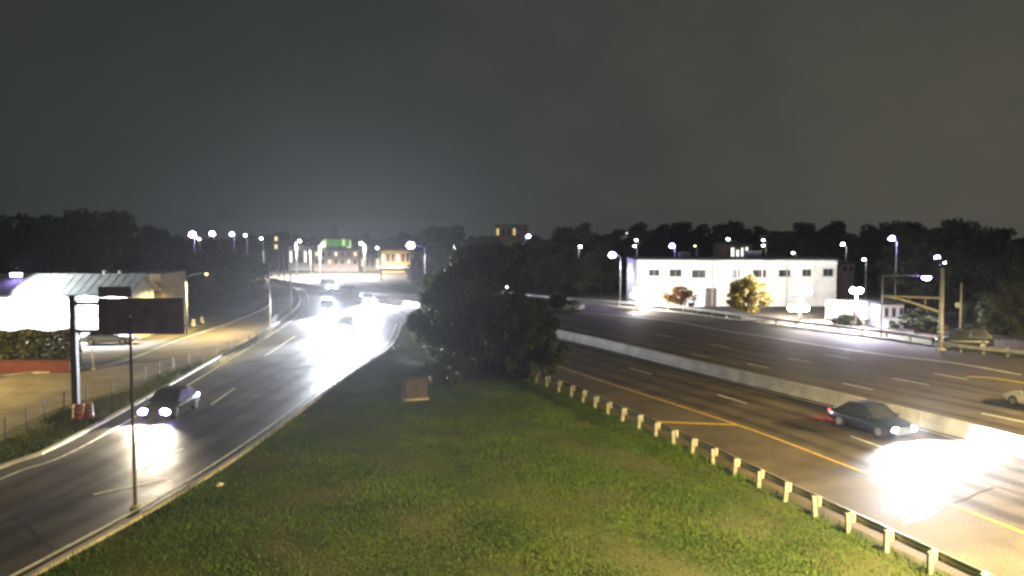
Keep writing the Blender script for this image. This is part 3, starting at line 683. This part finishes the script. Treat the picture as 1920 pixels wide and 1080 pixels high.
floodlight('low floodlight below the biggest bank of floodlights', Vector((fw(1497, 585, 102).x, 102, 0)), fw(1497, 582, 102).z, (-.2, .9, .1), WHT, 4000, 4, 140, .40, 150, rows=(3,))
floodlight('violet-rimmed floodlight above the white box truck', Vector((fw(1606, 545, 94).x, 94, 0)), fw(1606, 549, 94).z, (-.1, .9, -.35), (.8, .78, 1), 5000, 3, 140, .34, 150, rows=(2,), down=(26000, 0))

# gabled white shop on the left
YS = 84.0; xs0, xs1 = fw(-90, 550, YS).x, fw(240, 550, YS).x
sb_ = Vector(((xs0+xs1)/2, YS, 0)); ez = fw(100, 548, YS).z; rz_ = fw(100, 516, YS+3).z
o = thing('gabled_shop', 'white walled shop with a pale low-pitched roof behind the hedge', 'shop', sb_)
w2 = (xs1-xs0)/2
MB().loft([[(x, 0, 0), (x, 6, 0), (x, 6, ez), (x, 3, rz_-.1), (x, 0, ez)] for x in (-w2, w2)]).build('wall', M_WALLW, o)
rf = MB(); sl = (rz_-ez)/3
for sgn in (0, 1):
    A = [(-w2-.5, -.7, ez-.7*sl+.02), (w2+.5, -.7, ez-.7*sl+.02), (w2+.5, 3, rz_+.02), (-w2-.5, 3, rz_+.02)]
    if sgn: A = [(x, 6-y, z) for x, y, z in A][::-1]
    rf.add(A+[(x, y, z+.14) for x, y, z in A], [(3, 2, 1, 0), (4, 5, 6, 7), (0, 1, 5, 4), (1, 2, 6, 5), (2, 3, 7, 6), (3, 0, 4, 7)])
rfo = rf.build('roof', M_ROOF, o)
for k in range(22):
    x = -w2-.4+(2*w2+.8)*k/21; q = math.atan(sl)
    MB().add([(x-.03, -.7, ez-.7*sl+.16), (x+.03, -.7, ez-.7*sl+.16), (x+.03, 2.9, rz_+.14), (x-.03, 2.9, rz_+.14), (x-.03, -.7, ez-.7*sl+.18), (x+.03, -.7, ez-.7*sl+.18), (x+.03, 2.9, rz_+.16), (x-.03, 2.9, rz_+.16)], [(4, 5, 6, 7), (0, 1, 5, 4), (1, 2, 6, 5), (3, 0, 4, 7)]).build('roof_seam', M_ROOF, rfo)
for px in (197, 226):
    p = fw(px, 512, YS+3.5); MB().tube([(p.x-sb_.x, 3.5, rz_-.3), (p.x-sb_.x, 3.5, rz_+.45)], .25, 8).build('roof_vent', M_GALV, rfo, True)
wl = []
for px in (-30, 40, 100, 160, 215):  # row of lamps added under the eave to brighten the shop wall
    p = fw(px, 556, YS)
    hd = MB().box((p.x-sb_.x, -.25, ez-.15), (.5, .3, .2), b=.03).build('wall_lamp', M_TRIM, o)
    MB().box((p.x-sb_.x, -.25, ez-.27), (.42, .24, .04)).build('lens', glow('wall_lamp', COOL, 40), hd)
    spot('added_wall_light', o, (p.x-sb_.x, -.7, ez-.4), (0, .3, -1), 7000, COOL, 165, .4, .2)
p = fw(33, 519, YS+2)
rfl = MB().box((p.x-sb_.x, 2, p.z+.2), (1.3, .4, .4), b=.05).build('roof_floodlight', M_TRIM, o)
MB().box((p.x-sb_.x, 1.76, p.z+.2), (1.1, .05, .3)).build('lens', glow('roof_flood', VIO, 60), rfl)
MB().tube([(p.x-sb_.x, 2, p.z-1.4), (p.x-sb_.x, 2, p.z+.1)], .05, 6).build('bracket', M_GALV, rfl)
spot('roof_flood_beam', o, (p.x-sb_.x+.8, -1.2, p.z+1.0), (.9, .22, -.24), 8000, COOL, 150, .6, .3)

# tan building behind the sign
Yt = 93; x0, x1 = fw(246, 520, Yt).x, fw(302, 520, Yt).x; base = Vector(((x0+x1)/2, Yt, 0)); h = fw(270, 514, Yt).z
o = thing('tan_building', 'small tan flat-roofed building showing above the sign back', 'building', base)
facade_box(o, x0, x1, Yt, 7, h, M_TAN, base)
MB().box((0, 3.5, h+.06), (x1-x0+.2, 7.2, .12)).build('roof', M_ROOFD, o)
hd = MB().box((-.1, -.12, fw(262, 551, Yt).z), (.9, .2, .14), b=.02).build('wall_lamp', M_TRIM, o)
MB().box((-.1, -.14, fw(262, 551, Yt).z-.09), (.8, .14, .04)).build('lens', glow('tan_lamp', WARM, 10), hd)
window(o, base, (252, 556, 275, 580), Yt, M_GLASSD)

# hedge and red wall on the left
hp0, hp1 = at(-60, 700), at(132, 699)
o = thing('red_wall', 'low red painted wall in front of the dark hedge', 'wall', hp1)
d = hp0-hp1; Lh = d.length; o.rotation_euler[2] = math.atan2(d.y, d.x)
MB().box((Lh/2, 0, .42), (Lh, .22, .9), b=.02).build('wall_body', M_RED, o)
MB().box((Lh/2, 0, .91), (Lh+.1, .32, .08), b=.02).build('coping', M_RED, o)
def hedge(label, a, b_, w, h, n, leaf):
    q = np.random.default_rng(77); o = thing('hedge', label, 'hedge', a)
    d = Vector(b_)-Vector(a); Lh = d.length; o.rotation_euler[2] = math.atan2(d.y, d.x)
    P = np.stack([q.uniform(0, Lh, n), q.uniform(-w/2, w/2, n), q.uniform(.05, 1, n)**.8*h], 1)
    s = q.integers(0, 3, n); P[s == 0, 1] = -w/2+q.normal(0, .08, (s == 0).sum()); P[s == 2, 2] = h+q.normal(0, .07, (s == 2).sum())+.1*np.sin(P[s == 2, 0]*2.1)
    u = q.normal(0, 1, (n, 3)); u /= np.linalg.norm(u, axis=1)[:, None]; v = np.cross(u, q.normal(0, 1, (n, 3))); v /= np.linalg.norm(v, axis=1)[:, None]
    link('foliage', rawmesh('foliage', np.stack([P-u*leaf, P+v*leaf*.6, P+u*leaf, P-v*leaf*.6], 1).reshape(-1, 3), 4, L_GREEN), o)
    b = MB()
    for k in range(int(Lh/1.2)): b.tube([(k*1.2+.5, 0, -.1), (k*1.2+.6, .1, h*.8)], .04, 5)
    b.build('stems', M_BARK, o); return o
hedge('tall clipped dark green hedge behind the low red wall', hp1+Vector((0, 1.1, 0)), hp0+Vector((0, 1.1, 0)), 1.4, 2.9, 14000, .12)

# orange drums by the sign post
def drum(label, p, m=M_ORNG, s=1.0):
    o = thing('traffic_drum', label, 'traffic drum', p)
    MB().tube([(0, 0, .0), (0, 0, .10)], [.36*s, .36*s], 14).build('base', M_RUB, o, True)
    MB().tube([(0, 0, .10), (0, 0, .35*s), (0, 0, .36*s), (0, 0, .7*s), (0, 0, .71*s), (0, 0, 1.0*s)], [.30*s, .29*s, .275*s, .26*s, .245*s, .23*s], 14).build('body', m, o, True)
    for z in (.30, .58, .80): MB().tube([(0, 0, z*s), (0, 0, (z+.07)*s)], .298*s-.05*z*s, 14).build('reflective_band', M_FRAME if m is M_ORNG else M_ORNG, o, True)
    MB().tube([(-.08, 0, 1.0*s), (-.08, 0, 1.08*s), (.08, 0, 1.08*s), (.08, 0, 1.0*s)], .015, 5).build('handle', M_RUB, o)
    return o
drum('orange traffic drum standing left in the pair by the sign post', at(146, 792)); drum('orange traffic drum standing right in the pair by the sign post', at(166, 789))
drum('white and orange drum nearest the foot of the frontage street lamp', at(363, 613), M_WALLW, .8); drum('white and orange drum a little beyond the frontage street lamp', at(379, 607), M_WALLW, .8)

# control cabinet
cb = at(778, 749); o = thing('control_cabinet', 'brownish metal roadside cabinet under the central tree', 'cabinet', cb, .35); o.scale = (.85, .85, .85)
MB().box((0, 0, .05), (1.9, 1.0, .2), b=.02).build('plinth', M_CONC, o)
cabi = MB().box((0, 0, .85), (1.7, .8, 1.45), b=.04).build('housing', M_CAB, o)
for x in (-.42, .42):
    dr = MB().box((x, -.41, .85), (.78, .03, 1.3), b=.01).build('door', M_CAB, o); MB().box((x*.3, -.44, .9), (.04, .04, .18)).build('handle', M_DARKM, dr)
MB().box((0, 0, 1.61), (1.84, .95, .08), b=.02).build('lid', M_CAB, o)
pole_thing('marker_post', 'short white marker post beside the metal cabinet', 'post', at(806, 722), 1.0, .06, M_WALLW)
o = MB().add([(-.16, -.1, .02), (.14, -.12, .04), (.18, .1, .10), (-.1, .13, .05), (0, 0, .16)], [(0, 1, 4), (1, 2, 4), (2, 3, 4), (3, 0, 4)]).build('litter', M_LITTER)
o.location = at(411, 912); tag(o, 'crumpled scrap of white litter lying in the lawn grass', 'litter')

# town behind the junction
def town(name, label, r, Y, m, rows, cols, lit, depth=10, cat='building', pane=None, roofm=M_ROOFD):
    x0, x1 = fw(r[0], 480, Y).x, fw(r[2], 480, Y).x; h = fw(960, r[1], Y).z; base = Vector(((x0+x1)/2, Y, 0))
    o = thing(name, label, cat, base); facade_box(o, x0, x1, Y, depth, h, m, base)
    MB().box((0, depth/2, h+.12), (x1-x0+.4, depth+.3, .24)).build('roof', roofm, o)
    k = 0
    for i in range(rows):
        for j in range(cols):
            cx = r[0]+(r[2]-r[0])*(j+.5)/cols; w = (r[2]-r[0])/cols*.5; hh = (r[3]-r[1])/rows; cyy = r[1]+hh*(i+.5)
            window(o, base, (cx-w/2, cyy-hh*.28, cx+w/2, cyy+hh*.3), Y, lit if (k*7 % 3) == 0 and lit else M_GLASSD, mull=False); k += 1
    return o, base
LITW = glow('lit_window_warm', (1, .78, .45), 1.2); LITG = glow('lit_window_green', (.7, 1, .45), 1.0); LITP = glow('lit_window_pale', (1, .95, .8), 1.6)
o, base = town('brick_building', 'pinkish brick building directly behind the glaring junction', (588, 469, 672, 498), 235, M_BRICK, 2, 7, LITW)
o, base = town('yellow_shop', 'yellow lit shop with a row of bright canopy lights under its windows', (714, 470, 769, 497), 228, M_TAN, 1, 6, LITP)
x0, x1 = fw(706, 500, 226.5).x, fw(772, 500, 226.5).x; zc = fw(740, 501, 226.5).z
cn = MB().box(((x0+x1)/2-base.x, -1.2, zc), (x1-x0, 2.4, .4), b=.05).build('canopy', M_WALLW, o)
for k in range(7): MB().box((x0+(x1-x0)*(k+.5)/7-base.x, -2.43, zc), (.9, .06, .34)).build('canopy_light', glow('canopy_light', (1, .93, .75), 3.0), cn)
spot('canopy_glow', o, (0, -4, zc+.3), (0, 1, .3), 1500, WARM, 160, .5, .4)
o, base = town('green_station', 'building with a bright green lit fascia above the brick building', (600, 445, 662, 470), 262, M_TAN, 1, 4, LITG)
x0, x1 = fw(608, 450, 261).x, fw(655, 450, 261).x; a, c = fw(608, 462, 261.5), fw(655, 449, 261.5)
MB().box(((a.x+c.x)/2-base.x, -.4, (a.z+c.z)/2), (c.x-a.x, .5, c.z-a.z), b=.05).build('fascia', glow('green_fascia_light', (.22, .62, .08), .32), o)
for px in (609, 644): 
    p = fw(px, 455, 261); MB().box((p.x-base.x, -.8, p.z), (.8, .1, 1.9)).build('light_panel', glow('green_panel', (.75, 1, .4), .8), o)
# church spire
p = Vector((fw(630, 440, 300).x, 300, 0)); o = thing('church_tower', 'faint slim tower with a pointed top rising over the green-lit building', 'church tower', p)
zs = fw(630, 434, 300).z; zz = fw(630, 420, 300).z
MB().box((0, 0, zs/2), (3.2, 3.2, zs)).build('tower', M_CONC, o); MB().loft([[(-1.7, -1.7, zs), (1.7, -1.7, zs), (1.7, 1.7, zs), (-1.7, 1.7, zs)], [(-.05, -.05, zz), (.05, -.05, zz), (.05, .05, zz), (-.05, .05, zz)]]).build('spire', M_CONC, o)
town('pale_block', 'pale narrow building with tall lit strips left of the brick building', (541, 462, 586, 500), 240, M_WALLW, 1, 5, LITP)
town('low_shop', 'dim low building between the brick building and the yellow shop', (675, 480, 712, 505), 238, M_TAN, 1, 4, LITW)
town('red_roofed_house', 'dull red building at the left of the lit town', (512, 440, 546, 470), 255, M_RED, 2, 3, LITW)
town('hilltop_block', 'amber lit top of a tall building rising over the dark trees', (928, 423, 990, 446), 250, M_TAN, 1, 6, glow('amber_window', (1, .68, .25), .8))
o, base = town('lit_house', 'house with tall white lit windows behind the white building roof', (1362, 458, 1410, 488), 150, M_TAN, 1, 3, None)
for r in ((1370, 464, 1377, 484), (1380, 468, 1386, 484), (1389, 464, 1394, 484), (1397, 463, 1403, 484)):
    window(o, base, r, 149.9, glow('white_lit_window', (.97, 1, .9), 1.6), mull=False)
town('orange_shed', 'dull orange lit shed glimpsed left of the lamp among dark trees', (875, 500, 898, 525), 145, M_BRICK, 1, 2, LITW, 6)
town('rose_house', 'dim rose coloured house between the white building and the thin pole', (1578, 495, 1602, 512), 140, M_BRICK, 1, 2, None, 6)
town('pale_office', 'low pale green-white building seen under the mast arm', (1655, 571, 1697, 600), 96, M_WALLW, 1, 3, None, 6)

# ================================================================ vehicles
def loft_body(st):
    rings = []
    for x, w, zb, zm, zt, cr_ in st:
        rings.append([(x, -w*.90, zb), (x, -w, zb+.10), (x, -w*1.0, zm), (x, -w*.94, zt-.03), (x, -w*.80, zt), (x, 0, zt+cr_), (x, w*.80, zt), (x, w*.94, zt-.03), (x, w, zm), (x, w, zb+.10), (x, w*.90, zb)])
    return rings
def car(label, loc, rz, color, kind='sedan', lights=None, tail=0.0, group=None, name='car', beam_aim=-.10, beam=0, beam_size=70, hs=60, hc=COOL, lens=.16, bc=None):
    o = thing(name, label, 'car', loc, rz, group); P = paint(color[0], color[1])
    if kind == 'sedan': LN, W, H, belt, hood, cabs = 4.7, .90, 1.46, .92, .80, ((1.05, .90), (.30, 1.42), (-.95, 1.46), (-1.85, .98))
    elif kind == 'suv': LN, W, H, belt, hood, cabs = 4.7, .93, 1.72, 1.05, .98, ((1.25, 1.03), (.62, 1.66), (-1.55, 1.72), (-2.20, 1.10))
    else: LN, W, H, belt, hood, cabs = 5.2, .98, 2.05, 1.15, 1.10, ((1.75, 1.15), (1.15, 1.95), (-2.40, 2.05), (-2.52, 1.2))
    h = LN/2
    st = [(-h, W*.80, .42, .60, belt-.14, .0), (-h+.10, W*.92, .30, .60, belt-.03, .0), (-h+.55, W, .24, .62, belt, .01), (-.9, W, .22, .62, belt, .0), (.3, W, .22, .62, belt-.01, .0), (cabs[0][0], W, .22, .62, (belt+hood)/2+.02, .02), (h-.55, W*.97, .24, .60, hood-.02, .03), (h-.12, W*.88, .30, .58, hood-.12, .03), (h, W*.74, .40, .55, hood-.24, .02)]
    MB().loft(loft_body(st)).build('body', P, o, True)
    gl = []; gw = W*.93; rw = W*.74
    (xa, za), (xb, zb), (xc, zc), (xd, zd) = cabs
    for x, z, w in ((xa, belt-.04, gw), (xd, belt-.04, gw)): pass
    A = [(xa, -gw, belt-.03), (xa, gw, belt-.03), (xd, gw, belt-.03), (xd, -gw, belt-.03)]; T = [(xb, -rw, zb), (xb, rw, zb), (xc, rw, zc), (xc, -rw, zc)]
    def quad(p, q, r_, s, i=.06):
        c = [Vector(v) for v in (p, q, r_, s)]; ctr = sum(c, Vector())/4; n = (c[1]-c[0]).cross(c[3]-c[0]).normalized()
        c = [v.lerp(ctr, i)+n*.012 for v in c]; d = [v-n*.03 for v in c]
        return MB().add([tuple(v) for v in d+c], [(3, 2, 1, 0), (4, 5, 6, 7), (0, 1, 5, 4), (1, 2, 6, 5), (2, 3, 7, 6), (3, 0, 4, 7)])
    MB().loft([A, T]).build('cabin', P, o)
    MB().box(((xb+xc)/2, 0, (zb+zc)/2+.01), (abs(xb-xc)*.96, rw*1.8, .05), b=.02).build('roof', P, o)
    quad(A[0], A[1], T[1], T[0]).build('windshield', M_GLASSD, o); quad(A[2], A[3], T[3], T[2]).build('rear_window', M_GLASSD, o)
    for s, (i, j) in ((1, (1, 2)), (-1, (3, 0))):
        p, q, r_, t = (Vector(v) for v in (A[i], A[j], T[j], T[i]))
        m1, m2 = p.lerp(q, .48), t.lerp(r_, .48)
        quad(p, m1, m2, t, .08).build('side_window', M_GLASSD, o); quad(m1, q, r_, m2, .08).build('side_window', M_GLASSD, o)
        mi = MB().box((xa-.25, s*(W+.09), belt+.03), (.12, .18, .13), b=.03).build('mirror', P, o)
        MB().box((0 if kind != 'van' else .6, s*(W+.004), belt-.15), (.20, .03, .03)).build('door_handle', M_TRIM, o)
    wr = .33 if kind == 'sedan' else .37
    for x in (h-.92, -h+.95):
        for s in (1, -1):
            n = 16; rg = []
            for yy, rr in ((-.11, wr*.90), (-.09, wr), (.09, wr), (.11, wr*.90)): rg.append([(x+rr*math.cos(2*math.pi*k/n), s*(W-.10)+yy, wr+rr*math.sin(2*math.pi*k/n)) for k in range(n)])
            wh = MB().loft(rg).build('wheel', M_RUB, o, True)
            rg = [[(x+rr*math.cos(2*math.pi*k/n), s*(W-.10+yy), wr+rr*math.sin(2*math.pi*k/n)) for k in range(n)] for yy, rr in ((.09, wr*.64), (.125, wr*.60), (.118, wr*.2))]
            MB().loft(rg if s < 0 else rg).build('rim', M_RIM, wh)
    MB().box((h-.03, 0, .36), (.12, W*1.5, .16), b=.04).build('front_bumper', M_TRIM, o); MB().box((-h+.02, 0, .44), (.12, W*1.55, .18), b=.04).build('rear_bumper', P, o)
    MB().box((h+.01, 0, .58), (.05, W*.8, .14), b=.02).build('grille', M_TRIM, o)
    MB().box((-h-.01, 0, .66), (.03, .45, .13)).build('licence_plate', M_WALLW, o)
    hm = glow('headlight_%s_%d' % (color[0] if False else '%.2f' % hc[0], hs), hc, hs) if lights else mat('headlight_off', (.55, .55, .52), rough=.15)
    for s in (1, -1):
        MB().ball((h-.10, s*W*.66, hood-.25), (.15, lens, lens*.62), 10, 6).build('headlight', hm, o, True)
        tm = glow('taillight_%d' % int(tail*10), (1, .04, .03), tail) if tail else mat('taillight_off', (.25, .01, .01), rough=.2)
        MB().box((-h+.07, s*W*.72, belt-.20), (.16, .30, .16), b=.04).build('taillight', tm, o)
        if beam: spot('headlight_beam', o, (h+.14, s*W*.64, hood-.25), (1, s*.02, beam_aim), beam, bc or hc, beam_size, 1.0, .06)
    if tail: spot('taillight_glow', o, (-h-.1, 0, belt-.2), (-1, 0, -.9), tail*12, (1, .05, .03), 100, .8, .15)
    return o
def heading(dx, dy): return math.atan2(dy, dx)
DK = ('charcoal', (.030, .033, .036)); TEAL = ('dark_teal', (.012, .018, .021)); WHC = ('white', (.72, .72, .68)); SIL = ('silver', (.36, .37, .38)); OLV = ('grey_green', (.045, .048, .042))
# car on the ramp: front wheels about Z 48
car('grey car with glaring violet-white headlights coming down the left ramp', (-19.75, 50.4, .012), heading(-.02, -1), OLV, 'sedan', True, tail=3, beam=6000, beam_aim=-.13, beam_size=90, hs=90, hc=(.46, .34, 1), lens=.30, bc=(1, .84, .60))
# dark car on the highway
car('dark car with lit tail lamp flooding the highway ahead with white light', (19.0, 46.0, .008), heading(.36, -.93), TEAL, 'sedan', True, tail=16, beam=34000, beam_aim=-.085, beam_size=150, hs=300, hc=COOL, lens=.19)
# glaring traffic at the junction
car('oncoming car in the middle of the biggest white glare on the ramp', (-17.6, 92, .012), heading(.10, -1), WHC, 'sedan', True, beam=95000, beam_aim=-.075, beam_size=80, hs=600, hc=COOL, lens=.24)
car('second oncoming car behind the glaring one, in the left lane', (-23.6, 112, .012), heading(.22, -1), SIL, 'suv', True, beam=60000, beam_aim=-.075, beam_size=85, hs=600, hc=COOL, lens=.24)
car('third oncoming car, in the right lane towards the junction', (-21.5, 130, .012), heading(.36, -1), WHC, 'sedan', True, beam=60000, beam_aim=-.075, beam_size=85, hs=600, hc=COOL, lens=.24)
car('farthest oncoming car, just leaving the junction', (-33, 158, .012), heading(.5, -1), SIL, 'van', True, beam=60000, beam_aim=-.075, beam_size=95, hs=600, hc=COOL, lens=.24, name='van')
car('dark grey car crossing the white glare of the junction', (at(655, 551).x, at(655, 551).y, .012), heading(1, -.3), DK, 'sedan')
# opposite carriageway
car('white car cut off by the right picture edge on the far highway lanes', (31.6, 51.6, .004), heading(-.40, .92), WHC, 'sedan', None)
car('white car on the far highway lanes right beside the central tree', (at(1062, 583).x, at(1062, 583).y, .004), heading(-.85, .52), WHC, 'sedan', None)
car('dark parked car under the trees beside the mast arm pole', (at(1806, 652).x, at(1806, 652).y, 0), heading(-.95, .25), DK, 'suv', None)
car('pale parked car half hidden below the sign panel', (at(206, 645).x, at(206, 645).y, .003), heading(1, .1), SIL, 'sedan', None)
# white box truck
tb = at(1602, 608); o = thing('box_truck', 'white box truck parked side-on right of the floodlights', 'truck', tb, 0)
MB().box((-.9, 0, 1.65), (4.0, 2.2, 2.1), b=.04).build('cargo_box', M_WALLW, o)
MB().loft([[(x, -1.0, .55), (x, 1.0, .55), (x, .92, z), (x, -.92, z)] for x, z in ((1.25, 2.1), (2.0, 2.05), (2.5, 1.45), (3.1, 1.25), (3.15, .9))]).build('cab', paint('white', (.72, .72, .68)), o)
MB().box((1.75, -.985, 1.65), (.7, .03, .5)).build('side_window', M_GLASSD, o)
MB().box((0, 0, .5), (5.6, .9, .18)).build('chassis', M_TRIM, o)
MB().box((-.35, -1.115, 1.5), (.5, .03, 1.4)).build('side_door', M_DARKM, o)
for x in (2.3, -1.9):
    for s in (1, -1):
        rg = [[(x+rr*math.cos(2*math.pi*k/16), s*.92+yy, .42+rr*math.sin(2*math.pi*k/16)) for k in range(16)] for yy, rr in ((-.13, .39), (-.1, .42), (.1, .42), (.13, .39))]
        wh = MB().loft(rg).build('wheel', M_RUB, o, True); MB().tube([(x, s*1.03, .42), (x, s*1.07, .42)], .22, 12).build('rim', M_RIM, wh)
for s in (1, -1): MB().box((3.14, s*.7, .95), (.06, .3, .18)).build('headlight', mat('headlight_off', (.55, .55, .52), rough=.15), o)

# ================================================================ night haze, added for the lamp glow
hz = MB().box((0, 640, 12), (1440, 1440, 27.5)).build('haze', mat('haze_dummy', (1, 1, 1)))
hm = bpy.data.materials.new('night_haze'); hm.use_nodes = True; t = hm.node_tree; t.nodes.clear()
ho = t.nodes.new('ShaderNodeOutputMaterial'); pv = t.nodes.new('ShaderNodeVolumePrincipled')
pv.inputs['Color'].default_value = (.92, .94, .97, 1); pv.inputs['Density'].default_value = 0.0001; pv.inputs['Anisotropy'].default_value = 0.75
t.links.new(pv.outputs['Volume'], ho.inputs['Volume']); hm.cycles.volume_sampling = 'EQUIANGULAR'; hz.data.materials.clear(); hz.data.materials.append(hm)
tag(hz, 'thin night haze added to make the lamps glow', 'haze', kind='stuff')
